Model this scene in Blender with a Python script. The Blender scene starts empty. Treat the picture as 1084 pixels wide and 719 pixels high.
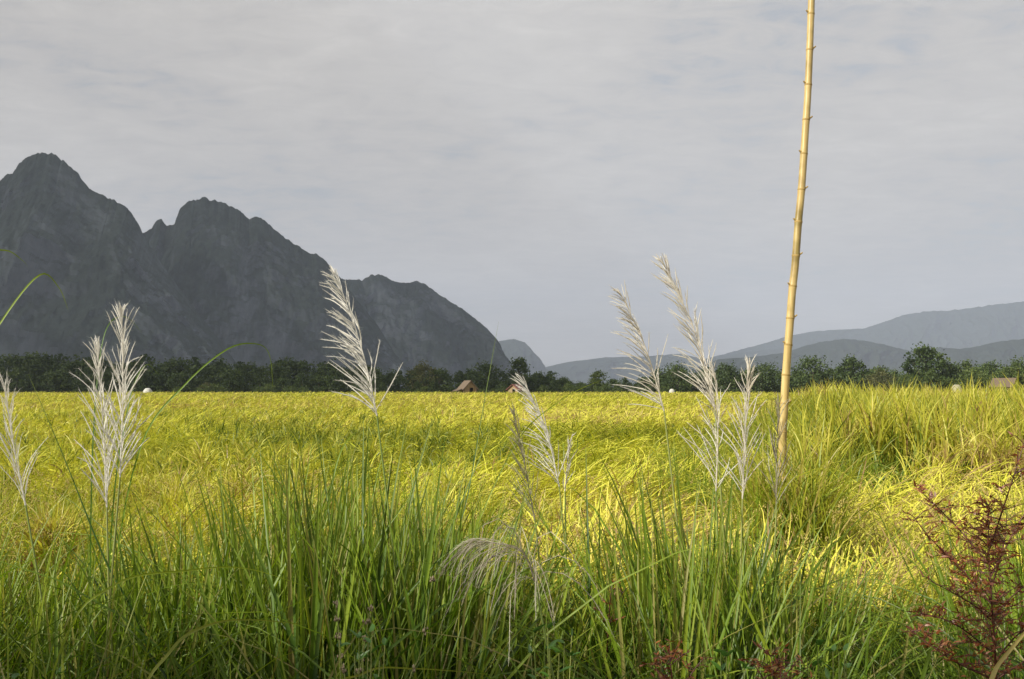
import bpy, math, random
import numpy as np
from mathutils import Vector, noise as mnoise

rng = np.random.default_rng(11)
random.seed(11)
S = bpy.context.scene
COL = S.collection
R = math.radians

# ------------------------------------------------------------------ camera
EYE = 1.25
FPX = 1041.0
PITCH = math.atan((414.0 - 359.5) / FPX)
cam_d = bpy.data.cameras.new('camera')
cam = bpy.data.objects.new('camera', cam_d)
COL.objects.link(cam)
cam.location = (0, 0, EYE)
cam.rotation_euler = (math.pi / 2 + PITCH, 0, 0)
cam_d.sensor_width = 36.0
cam_d.lens = 36.0 * FPX / 1084.0
cam_d.clip_start = 0.05
cam_d.clip_end = 60000
S.camera = cam


def P(px, py, d):
    """point of the place at distance d (metres along y) seen at photo pixel (px, py)"""
    a = (px - 542.0) / FPX
    b = (359.5 - py) / FPX
    y = math.cos(PITCH) - b * math.sin(PITCH)
    z = math.sin(PITCH) + b * math.cos(PITCH)
    k = d / y
    return np.array((a * k, d, EYE + z * k))


# ------------------------------------------------------------------ helpers
class MB:
    def __init__(self):
        self.v, self.f, self.r, self.s, self.n = [], [], [], [], 0

    def add(self, v, f, r=0.5, s=0.5):
        v = np.asarray(v, float).reshape(-1, 3)
        k = len(v)
        self.v.append(v)
        f = np.asarray(f, int)
        self.f.append(f + self.n)
        self.r.append(np.broadcast_to(np.asarray(r, float), (k,)))
        self.s.append(np.broadcast_to(np.asarray(s, float), (k,)))
        self.n += k

    def tube(self, pts, rad, sides=6, r=0.5, caps=False):
        pts = np.asarray(pts, float)
        n = len(pts)
        rad = np.broadcast_to(np.asarray(rad, float), (n,))
        t = np.gradient(pts, axis=0)
        t /= np.linalg.norm(t, axis=1)[:, None] + 1e-12
        ref = np.array((0.31, 0.95, 0.05)) if abs(t[n // 2][2]) > 0.6 else np.array((0.02, 0.03, 1.0))
        u = np.cross(t, ref)
        u /= np.linalg.norm(u, axis=1)[:, None] + 1e-12
        w = np.cross(t, u)
        a = np.arange(sides) / sides * 2 * math.pi
        v = pts[:, None, :] + rad[:, None, None] * (np.cos(a)[None, :, None] * u[:, None, :] + np.sin(a)[None, :, None] * w[:, None, :])
        i = np.arange(n - 1)[:, None] * sides
        j = np.arange(sides)[None, :]
        j2 = (j + 1) % sides
        f = np.stack([i + j, i + j2, i + sides + j2, i + sides + j], -1).reshape(-1, 4)
        self.add(v, f, r, np.repeat(np.linspace(0, 1, n), sides))
        if caps:
            c = self.n
            for k, flip in ((0, True), (n - 1, False)):
                ring = v[k]
                cv = np.vstack([ring, ring.mean(0)[None]])
                tri = np.array([[q, (q + 1) % sides, sides, sides] for q in range(sides)])
                if flip:
                    tri = tri[:, [1, 0, 2, 2]]
                self.add(cv, tri, r, 0.5)

    def box(self, c, size, rz=0.0, r=0.5):
        x, y, z = np.array(size) / 2
        v = np.array([(i * x, j * y, k * z) for i in (-1, 1) for j in (-1, 1) for k in (-1, 1)])
        cs, sn = math.cos(rz), math.sin(rz)
        v = np.stack([v[:, 0] * cs - v[:, 1] * sn, v[:, 0] * sn + v[:, 1] * cs, v[:, 2]], 1) + np.array(c)
        f = [(0, 1, 3, 2), (4, 6, 7, 5), (0, 4, 5, 1), (2, 3, 7, 6), (0, 2, 6, 4), (1, 5, 7, 3)]
        self.add(v, f, r)

    def build(self, name, mat, parent=None, smooth=True, loc=None):
        v = np.concatenate(self.v)
        f = np.concatenate(self.f)
        r = np.concatenate(self.r)
        s = np.concatenate(self.s)
        if loc is not None:
            v = v - np.asarray(loc)
        tri = f[:, 2] == f[:, 3]
        loops = np.concatenate([f[~tri].ravel(), f[tri][:, :3].ravel()])
        nq, nt = int((~tri).sum()), int(tri.sum())
        starts = np.concatenate([np.arange(nq) * 4, nq * 4 + np.arange(nt) * 3])
        me = bpy.data.meshes.new(name)
        me.vertices.add(len(v))
        me.vertices.foreach_set('co', v.astype(np.float32).ravel())
        me.loops.add(len(loops))
        me.loops.foreach_set('vertex_index', loops.astype(np.int32))
        me.polygons.add(nq + nt)
        me.polygons.foreach_set('loop_start', starts.astype(np.int32))
        for nm, arr in (('rnd', r), ('along', s)):
            at = me.attributes.new(nm, 'FLOAT', 'POINT')
            at.data.foreach_set('value', arr.astype(np.float32))
        me.update(calc_edges=True)
        me.polygons.foreach_set('use_smooth', np.full(nq + nt, smooth))
        me.materials.append(mat)
        o = bpy.data.objects.new(name, me)
        COL.objects.link(o)
        if parent is not None:
            o.parent = parent
        elif loc is not None:
            o.location = loc
        return o


def blades(mb, root, az, length, width, lean, bend, segs=5, rnd=None, fold=False, twist=None, power=1.4, wshape='leaf', sway=None):
    """strips growing from root: lean = angle from vertical at the root, bend = added angle at the tip"""
    N = len(root)
    s = np.linspace(0, 1, segs + 1)
    th = lean[:, None] + bend[:, None] * s[None, :] ** power
    mid = 0.5 * (th[:, 1:] + th[:, :-1])
    dl = length[:, None] / segs
    h = np.concatenate([np.zeros((N, 1)), np.cumsum(np.sin(mid) * dl, 1)], 1)
    z = np.concatenate([np.zeros((N, 1)), np.cumsum(np.cos(mid) * dl, 1)], 1)
    azs = az[:, None] + (sway[:, None] * s[None, :] if sway is not None else 0)
    azs = np.broadcast_to(azs, h.shape)
    dx, dy = np.cos(azs), np.sin(azs)
    c = np.stack([root[:, 0:1] + h * dx, root[:, 1:2] + h * dy, root[:, 2:3] + z], -1)
    side = np.stack([-dy, dx, np.zeros_like(dx)], -1)
    nrm = np.stack([np.cos(th) * dx, np.cos(th) * dy, -np.sin(th)], -1)
    if twist is None:
        twist = rng.uniform(-1.2, 1.2, N)
    tw = twist[:, None, None] * np.ones_like(s)[None, :, None]
    wv = np.cos(tw) * side + np.sin(tw) * nrm
    fv = -np.sin(tw) * side + np.cos(tw) * nrm
    if wshape == 'leaf':
        prof = np.minimum(1, 0.55 + 1.6 * s) * np.clip(1.02 - s ** 2.2, 0.03, 1)
    else:
        prof = np.clip(1.0 - 0.9 * s, 0.1, 1)
    wd = 0.5 * width[:, None] * prof[None, :]
    if rnd is None:
        rnd = rng.random(N)
    if fold:
        v = np.stack([c - wv * wd[..., None], c + fv * wd[..., None] * 0.45, c + wv * wd[..., None]], 2)
        k = 3
    else:
        v = np.stack([c - wv * wd[..., None], c + wv * wd[..., None]], 2)
        k = 2
    base = (np.arange(N) * (segs + 1) * k)[:, None, None]
    i = (np.arange(segs) * k)[None, :, None]
    j = np.arange(k - 1)[None, None, :]
    a = base + i + j
    f = np.stack([a, a + 1, a + k + 1, a + k], -1).reshape(-1, 4)
    rr = np.repeat(rnd, (segs + 1) * k)
    ss = np.tile(np.repeat(s, k), N)
    mb.add(v.reshape(-1, 3), f, rr, ss)
    return c


def tag(o, label, cat, group=None, kind=None):
    o['label'] = label
    o['category'] = cat
    if group:
        o['group'] = group
    if kind:
        o['kind'] = kind
    return o


def empty(name, loc, label, cat, group=None):
    o = bpy.data.objects.new(name, None)
    COL.objects.link(o)
    o.location = loc
    o.empty_display_size = 0.1
    return tag(o, label, cat, group)


# ------------------------------------------------------------------ materials
def mat(name):
    m = bpy.data.materials.new(name)
    m.use_nodes = True
    nt = m.node_tree
    nt.nodes.clear()
    out = nt.nodes.new('ShaderNodeOutputMaterial')
    return m, nt, out


def ramp(nt, fac, stops):
    n = nt.nodes.new('ShaderNodeValToRGB')
    el = n.color_ramp.elements
    while len(el) < len(stops):
        el.new(0.5)
    for e, (p, c) in zip(el, stops):
        e.position = p
        e.color = (*c, 1)
    nt.links.new(fac, n.inputs[0])
    return n.outputs[0]


def attr(nt, nm):
    n = nt.nodes.new('ShaderNodeAttribute')
    n.attribute_name = nm
    return n.outputs['Fac']


def leaf_mat(name, stops, tip=None, trans=0.35, gloss=0.04, rough=0.45, noise_scale=None, noise_stops=None, tcol=(1.0, 1.0, 0.6)):
    m, nt, out = mat(name)
    L = nt.links
    col = ramp(nt, attr(nt, 'rnd'), stops)
    if tip:
        mx = nt.nodes.new('ShaderNodeMix')
        mx.data_type = 'RGBA'
        mr = nt.nodes.new('ShaderNodeMapRange')
        mr.inputs[1].default_value = tip[0]
        mr.inputs[2].default_value = 1.0
        mr.inputs[4].default_value = tip[2]
        L.new(attr(nt, 'along'), mr.inputs[0])
        L.new(mr.outputs[0], mx.inputs[0])
        L.new(col, mx.inputs[6])
        mx.inputs[7].default_value = (*tip[1], 1)
        col = mx.outputs[2]
    if noise_scale:
        geo = nt.nodes.new('ShaderNodeNewGeometry')
        nz = nt.nodes.new('ShaderNodeTexNoise')
        nz.inputs['Scale'].default_value = noise_scale
        nz.inputs['Detail'].default_value = 4
        L.new(geo.outputs['Position'], nz.inputs['Vector'])
        c2 = ramp(nt, nz.outputs['Fac'], noise_stops)
        mx = nt.nodes.new('ShaderNodeMix')
        mx.data_type = 'RGBA'
        mx.blend_type = 'MULTIPLY'
        mx.inputs[0].default_value = 1
        L.new(col, mx.inputs[6])
        L.new(c2, mx.inputs[7])
        col = mx.outputs[2]
    d = nt.nodes.new('ShaderNodeBsdfDiffuse')
    L.new(col, d.inputs[0])
    t = nt.nodes.new('ShaderNodeBsdfTranslucent')
    mt = nt.nodes.new('ShaderNodeMix')
    mt.data_type = 'RGBA'
    mt.blend_type = 'MULTIPLY'
    mt.inputs[0].default_value = 1
    L.new(col, mt.inputs[6])
    mt.inputs[7].default_value = (*tcol, 1)
    L.new(mt.outputs[2], t.inputs[0])
    m1 = nt.nodes.new('ShaderNodeMixShader')
    m1.inputs[0].default_value = trans
    L.new(d.outputs[0], m1.inputs[1])
    L.new(t.outputs[0], m1.inputs[2])
    g = nt.nodes.new('ShaderNodeBsdfGlossy')
    g.inputs['Roughness'].default_value = rough
    g.inputs[0].default_value = (1, 1, 1, 1)
    m2 = nt.nodes.new('ShaderNodeMixShader')
    m2.inputs[0].default_value = gloss
    L.new(m1.outputs[0], m2.inputs[1])
    L.new(g.outputs[0], m2.inputs[2])
    L.new(m2.outputs[0], out.inputs[0])
    return m


def solid_mat(name, stops, scale=5.0, rough=0.8, bump=0.3, bump_scale=None, stretch=None, detail=6, spec=0.3):
    m, nt, out = mat(name)
    L = nt.links
    tc = nt.nodes.new('ShaderNodeTexCoord')
    mp = nt.nodes.new('ShaderNodeMapping')
    if stretch:
        mp.inputs['Scale'].default_value = stretch
    L.new(tc.outputs['Object'], mp.inputs[0])
    nz = nt.nodes.new('ShaderNodeTexNoise')
    nz.inputs['Scale'].default_value = scale
    nz.inputs['Detail'].default_value = detail
    L.new(mp.outputs[0], nz.inputs['Vector'])
    col = ramp(nt, nz.outputs['Fac'], stops)
    b = nt.nodes.new('ShaderNodeBsdfPrincipled')
    b.inputs['Roughness'].default_value = rough
    b.inputs['Specular IOR Level'].default_value = spec
    L.new(col, b.inputs['Base Color'])
    nz2 = nt.nodes.new('ShaderNodeTexNoise')
    nz2.inputs['Scale'].default_value = bump_scale or scale * 3
    nz2.inputs['Detail'].default_value = 5
    L.new(mp.outputs[0], nz2.inputs['Vector'])
    bp = nt.nodes.new('ShaderNodeBump')
    bp.inputs['Strength'].default_value = bump
    L.new(nz2.outputs['Fac'], bp.inputs['Height'])
    L.new(bp.outputs[0], b.inputs['Normal'])
    L.new(b.outputs[0], out.inputs[0])
    return m


M = {}
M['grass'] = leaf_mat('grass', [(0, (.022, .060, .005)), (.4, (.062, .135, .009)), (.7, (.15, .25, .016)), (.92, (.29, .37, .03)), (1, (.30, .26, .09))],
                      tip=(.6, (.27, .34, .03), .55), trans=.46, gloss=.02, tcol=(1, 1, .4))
M['grass_dry'] = leaf_mat('dry_grass', [(0, (.26, .19, .09)), (1, (.36, .29, .14))], trans=.3)
M['rice'] = leaf_mat('rice', [(0, (.07, .125, .014)), (.22, (.20, .25, .025)), (.48, (.44, .445, .045)), (.72, (.62, .58, .08)), (.87, (.60, .51, .13)), (.94, (.40, .27, .12)), (1, (.28, .18, .08))],
                     tip=(.4, (.57, .53, .07), .6), trans=.38, gloss=.02)
M['rice_green'] = leaf_mat('green_rice', [(0, (.06, .13, .010)), (.5, (.18, .27, .018)), (.85, (.40, .42, .04)), (1, (.40, .32, .10))],
                           tip=(.5, (.48, .46, .055), .6), trans=.42, gloss=.02)
M['lodged'] = leaf_mat('lodged_rice', [(0, (.15, .20, .018)), (.22, (.40, .43, .034)), (.5, (.66, .65, .058)), (.85, (.74, .67, .12)), (.94, (.58, .44, .16)), (1, (.34, .22, .10))],
                       trans=.28, gloss=.025)
M['grain'] = leaf_mat('grain', [(0, (.38, .30, .07)), (1, (.52, .42, .13))], trans=.1, gloss=.04)
M['plume'] = leaf_mat('plume', [(0, (.86, .83, .77)), (.5, (.91, .88, .82)), (1, (.93, .91, .87))], trans=.42, gloss=.03, tcol=(1, 1, 1))
M['plume_tan'] = leaf_mat('plume_tan', [(0, (.78, .71, .60)), (.6, (.90, .86, .78)), (1, (.93, .90, .84))], trans=.42, gloss=.03, tcol=(1, 1, 1))
M['plume_dull'] = leaf_mat('plume_dull', [(0, (.38, .32, .25)), (.6, (.54, .49, .36)), (1, (.64, .62, .46))], trans=.3, gloss=.03, tcol=(1, .95, .8))
M['reed_stem'] = leaf_mat('reed_stem', [(0, (.17, .24, .04)), (1, (.30, .32, .09))], trans=.1, gloss=.06)
M['red_leaf'] = leaf_mat('red_leaf', [(0, (.15, .040, .014)), (.5, (.28, .085, .028)), (.85, (.38, .15, .045)), (1, (.26, .20, .05))], trans=.35, gloss=.04)
M['red_stem'] = leaf_mat('red_stem', [(0, (.09, .03, .02)), (1, (.13, .05, .03))], trans=.05)
M['weed_leaf'] = leaf_mat('weed_leaf', [(0, (.05, .14, .015)), (1, (.10, .22, .03))], trans=.35, gloss=.05)
M['seed'] = leaf_mat('seed', [(0, (.26, .20, .12)), (1, (.40, .32, .20))], trans=.1)
M['tree'] = leaf_mat('tree_leaf', [(0, (.030, .052, .014)), (.6, (.052, .084, .020)), (1, (.085, .12, .028))], trans=.2, gloss=.02, rough=.6)
M['tree_light'] = leaf_mat('tree_leaf_light', [(0, (.05, .075, .018)), (.6, (.08, .12, .025)), (1, (.13, .16, .04))], trans=.25, gloss=.02, rough=.6)
M['tree_olive'] = leaf_mat('tree_leaf_olive', [(0, (.07, .08, .025)), (1, (.14, .14, .05))], trans=.25, gloss=.02, rough=.6)
M['bark'] = solid_mat('bark', [(.3, (.05, .04, .03)), (.7, (.12, .095, .07))], scale=3)
M['soil'] = solid_mat('soil', [(.3, (.05, .04, .02)), (.7, (.11, .09, .045))], scale=2.5, bump=.6)
M['thatch'] = solid_mat('thatch', [(.3, (.09, .065, .045)), (.7, (.18, .13, .09))], scale=6, stretch=(1, 1, 6))
M['hutwall'] = solid_mat('hut_wall', [(.3, (.22, .15, .08)), (.7, (.36, .25, .14))], scale=5, stretch=(8, 8, 1))
M['hutgable'] = solid_mat('hut_gable', [(.3, (.25, .18, .09)), (.7, (.36, .27, .15))], scale=5)
M['darkwood'] = solid_mat('dark_wood', [(.3, (.035, .025, .02)), (.7, (.07, .05, .035))], scale=5)
M['white'] = solid_mat('white_tarp', [(.3, (.42, .41, .38)), (.7, (.55, .54, .50))], scale=3)
M['redtin'] = solid_mat('red_tin', [(.3, (.16, .06, .05)), (.7, (.26, .11, .09))], scale=4)
M['hay'] = solid_mat('hay', [(.3, (.25, .23, .16)), (.7, (.42, .39, .28))], scale=4)

# rice canopy sheet under the stalks
m, nt, out = mat('rice_canopy')
geo = nt.nodes.new('ShaderNodeNewGeometry')
mp = nt.nodes.new('ShaderNodeMapping')
nt.links.new(geo.outputs['Position'], mp.inputs[0])
n1 = nt.nodes.new('ShaderNodeTexNoise'); n1.inputs['Scale'].default_value = .35; n1.inputs['Detail'].default_value = 9; n1.inputs['Roughness'].default_value = .7
nt.links.new(mp.outputs[0], n1.inputs['Vector'])
c = ramp(nt, n1.outputs['Fac'], [(.3, (.08, .09, .018)), (.5, (.17, .15, .03)), (.7, (.27, .22, .05))])
b = nt.nodes.new('ShaderNodeBsdfDiffuse')
nt.links.new(c, b.inputs[0])
n2 = nt.nodes.new('ShaderNodeTexNoise'); n2.inputs['Scale'].default_value = 9; n2.inputs['Detail'].default_value = 6
nt.links.new(mp.outputs[0], n2.inputs['Vector'])
bp = nt.nodes.new('ShaderNodeBump'); bp.inputs['Strength'].default_value = .9; bp.inputs['Distance'].default_value = .12
nt.links.new(n2.outputs['Fac'], bp.inputs['Height'])
nt.links.new(bp.outputs[0], b.inputs['Normal'])
nt.links.new(b.outputs[0], out.inputs[0])
M['canopy'] = m

# mountain rock and forest
def mountain_mat(name, veg, rock, amount, scale):
    m, nt, out = mat(name)
    L = nt.links
    geo = nt.nodes.new('ShaderNodeNewGeometry')
    def nz(sc, st, det=8, ro=.6):
        mp = nt.nodes.new('ShaderNodeMapping'); mp.inputs['Scale'].default_value = st
        L.new(geo.outputs['Position'], mp.inputs[0])
        n = nt.nodes.new('ShaderNodeTexNoise'); n.inputs['Scale'].default_value = sc
        n.inputs['Detail'].default_value = det; n.inputs['Roughness'].default_value = ro
        L.new(mp.outputs[0], n.inputs['Vector'])
        return n.outputs['Fac']
    streak = nz(scale, (1, 1, .22), 7, .62)
    fine = nz(scale * 9, (1, 1, .8), 6, .7)
    cv = ramp(nt, fine, [(.35, tuple(.75 * x for x in veg)), (.65, tuple(1.3 * x for x in veg))])
    cr = ramp(nt, fine, [(.3, tuple(.8 * x for x in rock)), (.7, tuple(1.15 * x for x in rock))])
    sep = nt.nodes.new('ShaderNodeSeparateXYZ'); L.new(geo.outputs['Normal'], sep.inputs[0])
    ma = nt.nodes.new('ShaderNodeMath'); ma.operation = 'MULTIPLY_ADD'
    L.new(sep.outputs[2], ma.inputs[0]); ma.inputs[1].default_value = -.35; L.new(streak, ma.inputs[2])
    fac = ramp(nt, ma.outputs[0], [(amount - .12, (0, 0, 0)), (amount + .24, (1, 1, 1))])
    mx = nt.nodes.new('ShaderNodeMix'); mx.data_type = 'RGBA'
    L.new(fac, mx.inputs[0]); L.new(cv, mx.inputs[6]); L.new(cr, mx.inputs[7])
    b = nt.nodes.new('ShaderNodeBsdfDiffuse'); L.new(mx.outputs[2], b.inputs[0])
    bp = nt.nodes.new('ShaderNodeBump'); bp.inputs['Strength'].default_value = .35; bp.inputs['Distance'].default_value = 6
    L.new(fine, bp.inputs['Height']); L.new(bp.outputs[0], b.inputs['Normal'])
    L.new(b.outputs[0], out.inputs[0])
    return m
M['mountain'] = mountain_mat('mountain', (.044, .056, .050), (.165, .185, .212), .41, .007)
M['hill'] = mountain_mat('hill', (.016, .022, .013), (.026, .031, .020), .55, .006)

# bamboo
m, nt, out = mat('bamboo')
L = nt.links
tc = nt.nodes.new('ShaderNodeTexCoord')
mp = nt.nodes.new('ShaderNodeMapping'); mp.inputs['Scale'].default_value = (30, 30, 2.2)
L.new(tc.outputs['Object'], mp.inputs[0])
nz = nt.nodes.new('ShaderNodeTexNoise'); nz.inputs['Scale'].default_value = 2; nz.inputs['Detail'].default_value = 6
L.new(mp.outputs[0], nz.inputs['Vector'])
c = ramp(nt, nz.outputs['Fac'], [(.27, (.28, .20, .09)), (.38, (.44, .31, .12)), (.55, (.53, .39, .15)), (.72, (.62, .49, .23))])
nzb = nt.nodes.new('ShaderNodeTexNoise'); nzb.inputs['Scale'].default_value = 7; nzb.inputs['Detail'].default_value = 7
L.new(tc.outputs['Object'], nzb.inputs['Vector'])
cb_ = ramp(nt, nzb.outputs['Fac'], [(.33, (.55, .55, .42)), (.5, (1, 1, 1)), (.68, (1, .98, .9))])
mxb = nt.nodes.new('ShaderNodeMix'); mxb.data_type = 'RGBA'; mxb.blend_type = 'MULTIPLY'; mxb.inputs[0].default_value = 1
L.new(c, mxb.inputs[6]); L.new(cb_, mxb.inputs[7]); c = mxb.outputs[2]
b = nt.nodes.new('ShaderNodeBsdfPrincipled'); b.inputs['Roughness'].default_value = .42
L.new(c, b.inputs['Base Color']); L.new(b.outputs[0], out.inputs[0])
M['bamboo'] = m
M['bamboo_node'] = solid_mat('bamboo_node', [(.3, (.30, .20, .07)), (.7, (.44, .31, .11))], scale=20)

# ------------------------------------------------------------------ sky and light
SUN_AZ, SUN_EL = R(56), R(31)
SUNV = Vector((-math.sin(SUN_AZ) * math.cos(SUN_EL), -math.cos(SUN_AZ) * math.cos(SUN_EL), math.sin(SUN_EL)))
sd = bpy.data.lights.new('sun', 'SUN')
sd.energy = 5.0
sd.angle = R(0.6)
sd.color = (1.0, .95, .82)
so = bpy.data.objects.new('sun', sd)
COL.objects.link(so)
so.rotation_euler = SUNV.to_track_quat('Z', 'Y').to_euler()
so.location = (-40, -20, 40)

w = bpy.data.worlds.new('World')
S.world = w
w.use_nodes = True
nt = w.node_tree
nt.nodes.clear()
L = nt.links
wout = nt.nodes.new('ShaderNodeOutputWorld')
sky = nt.nodes.new('ShaderNodeTexSky')
sky.sky_type = 'NISHITA'
sky.sun_disc = False
sky.sun_elevation = SUN_EL
sky.sun_rotation = math.atan2(SUNV.x, SUNV.y)
sky.air_density = 1.2
sky.dust_density = 1.5
bg1 = nt.nodes.new('ShaderNodeBackground')
bg1.inputs[1].default_value = .07
L.new(sky.outputs[0], bg1.inputs[0])
tc = nt.nodes.new('ShaderNodeTexCoord')
sep = nt.nodes.new('ShaderNodeSeparateXYZ')
L.new(tc.outputs['Generated'], sep.inputs[0])
zz = nt.nodes.new('ShaderNodeMath'); zz.operation = 'MAXIMUM'; zz.inputs[1].default_value = 0.0
L.new(sep.outputs[2], zz.inputs[0])
za = nt.nodes.new('ShaderNodeMath'); za.operation = 'ADD'; za.inputs[1].default_value = .09
L.new(zz.outputs[0], za.inputs[0])
dv = nt.nodes.new('ShaderNodeVectorMath'); dv.operation = 'DIVIDE'
cmb = nt.nodes.new('ShaderNodeCombineXYZ')
for i in range(3):
    L.new(za.outputs[0], cmb.inputs[i])
L.new(tc.outputs['Generated'], dv.inputs[0])
L.new(cmb.outputs[0], dv.inputs[1])
def wnoise(scale, det, ro, st=(1, 1, 0), off=(0, 0, 0), dist=0.0):
    mp = nt.nodes.new('ShaderNodeMapping')
    mp.inputs['Scale'].default_value = st
    mp.inputs['Location'].default_value = off
    L.new(dv.outputs[0], mp.inputs[0])
    n = nt.nodes.new('ShaderNodeTexNoise')
    n.inputs['Scale'].default_value = scale
    n.inputs['Detail'].default_value = det
    n.inputs['Roughness'].default_value = ro
    n.inputs['Distortion'].default_value = dist
    L.new(mp.outputs[0], n.inputs['Vector'])
    return n.outputs['Fac']
big = wnoise(1.1, 7, .58, (1, .8, 0), (3.1, .4, 0), .4)
fine = wnoise(8.5, 8, .68, (.75, 1.15, 0), (1.0, 2.2, 0), .6)
addn = nt.nodes.new('ShaderNodeMix'); addn.data_type = 'FLOAT'; addn.inputs[0].default_value = .5
L.new(big, addn.inputs[2]); L.new(fine, addn.inputs[3])
ccol = ramp(nt, addn.outputs[0], [(.34, (.335, .328, .325)), (.46, (.376, .361, .346)), (.56, (.410, .393, .373)), (.68, (.465, .445, .420))])
bg2 = nt.nodes.new('ShaderNodeBackground')
bg2.inputs[1].default_value = 1.0
L.new(ccol, bg2.inputs[0])
cov = ramp(nt, addn.outputs[0], [(.33, (.6, .6, .6)), (.42, (.93, .93, .93)), (.48, (1, 1, 1))])
mixw = nt.nodes.new('ShaderNodeMixShader')
L.new(cov, mixw.inputs[0]); L.new(bg1.outputs[0], mixw.inputs[1]); L.new(bg2.outputs[0], mixw.inputs[2])
L.new(mixw.outputs[0], wout.inputs[0])

# ------------------------------------------------------------------ ground
mb = MB()
g = 30000.0
mb.add([(-g, -g, 0), (g, -g, 0), (g, g, 0), (-g, g, 0)], [(0, 1, 2, 3)])
tag(mb.build('ground', M['soil']), 'flat brown soil of the valley floor under the rice', 'ground', kind='structure')


def fbm(x, y, sc, seed=0.0, octv=3):
    out = np.empty(len(x))
    for i in range(len(x)):
        out[i] = mnoise.fractal(Vector((x[i] * sc + seed, y[i] * sc - seed * 1.7, seed * 3.1)), 1.0, 2.0, octv)
    return out


def sstep(a, b, x):
    t = np.clip((x - a) / (b - a), 0, 1)
    return t * t * (3 - 2 * t)


def px_of(x, y):
    return 542 + FPX * x / y


def lodged_map(x, y, n):
    """1 where the rice lies flat, 0 where it stands"""
    p = px_of(x, y)
    L = .58 + 1.0 * n
    cor = np.exp(-((p - (598 + 460 / np.maximum(y, 2.5))) / (75 + 260 / np.maximum(y, 3))) ** 2)
    L = L + 1.1 * cor * (y < 60) - .25 * sstep(20, 60, y)
    right = sstep(790, 850, p) * (1 - sstep(7.6, 8.6, y + .25 * np.sin(x * 2.1) + 2 * n))
    L = L + 1.2 * right
    stand = sstep(810, 860, p) * sstep(7.6, 8.6, y + .25 * np.sin(x * 2.1) + 2 * n)
    L = L - 2.0 * stand
    return np.clip(L, 0, 1)


# canopy sheet
rr = np.geomspace(2.9, 246, 150)
aa = np.linspace(-.75, .75, 150)
RR, AA = np.meshgrid(rr, aa, indexing='ij')
yy = RR.ravel(); xx = (RR * np.tan(AA)).ravel()
zb = np.interp(yy, [2.9, 6, 15, 40, 246], [.24, .25, .30, .56, .78])
nn = fbm(xx, yy, .5, 4.0)
zb = zb + np.clip(nn, -.5, .5) * np.interp(yy, [3, 10, 60], [.08, .12, .10])
v = np.stack([xx, yy, zb], 1)
i, j = np.meshgrid(np.arange(149), np.arange(149), indexing='ij')
a = (i * 150 + j).ravel()
mb = MB(); mb.add(v, np.stack([a, a + 150, a + 151, a + 1], 1))
tag(mb.build('rice_canopy', M['canopy']), 'dense lower layer of yellow green rice crop across the field', 'rice', kind='stuff')

# rice stalks and leaves, thinning out with distance
N = 330000
yy = np.exp(rng.uniform(math.log(3.3), math.log(244), N))
aa = rng.uniform(-.66, .66, N)
xx = yy * np.tan(aa)
# rice grows in hills: pull each stalk towards the centre of its hill
cell = .20 * (1 + yy / 25)
lv = np.exp(np.round(np.log(cell) * 3) / 3)
gx, gy = np.floor(xx / lv), np.floor(yy / lv)
hsh = np.modf(np.abs(np.sin(gx * 12.9898 + gy * 78.233) * 43758.5453))[0]
hsh2 = np.modf(np.abs(np.sin(gx * 39.3461 + gy * 11.135) * 24634.6345))[0]
tx = (gx + .5 + .5 * (hsh - .5)) * lv; ty = (gy + .5 + .5 * (hsh2 - .5)) * lv
pull = rng.uniform(.45, .95, N)
hx, hy = xx + (tx - xx) * pull, yy + (ty - yy) * pull
n1 = fbm(xx, yy, .55, 1.0, 4)
n2 = fbm(xx, yy, .12, 7.0, 2)
Lm = lodged_map(xx, yy, n1)
p = px_of(xx, yy)
flow = -.25 + 2.2 * n2 + 2.6 * fbm(xx, yy, 1.3, 12.0, 3)
wide = .0056 * (1 + yy / 19)
is_l = (.6 * hsh + .4 * rng.random(N)) < Lm * .9 + .05
# lodged
is_gap = (p > 845) & (yy > 7.4) & (yy < 9.5) & (fbm(xx, yy, 1.0, 61.0, 2) > .04)
k = np.where(is_l & ~is_gap)[0]
n = len(k)
ln = rng.uniform(.14, .36, n) * np.interp(yy[k], [3, 60, 250], [1, 1.2, 1.6])
lz = np.interp(yy[k], [3, 8, 40, 250], [.30, .34, .62, .80]) + rng.uniform(0, .22, n) + .24 * np.clip(fbm(xx[k], yy[k], 1.1, 21.0, 3), -.6, .6)
root = np.stack([xx[k], yy[k], lz], 1)
mb = MB()
blades(mb, root, flow[k] + rng.normal(0, .7, n), ln, wide[k] * rng.uniform(.7, 1.5, n), rng.normal(1.1, .28, n), rng.uniform(.1, 1.1, n), 4,
       np.clip(.50 + .4 * n2[k] + .3 * fbm(xx[k], yy[k], .07, 71.0, 3) + .35 * fbm(xx[k], yy[k], .35, 41.0, 3) + rng.normal(0, .24, n), 0, 1), twist=rng.uniform(-.7, .7, n), sway=rng.normal(0, .35, n))
tag(mb.build('lodged_rice', M['lodged']), 'bright yellow ripe rice flattened in swirls across the field', 'rice', kind='stuff')
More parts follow.
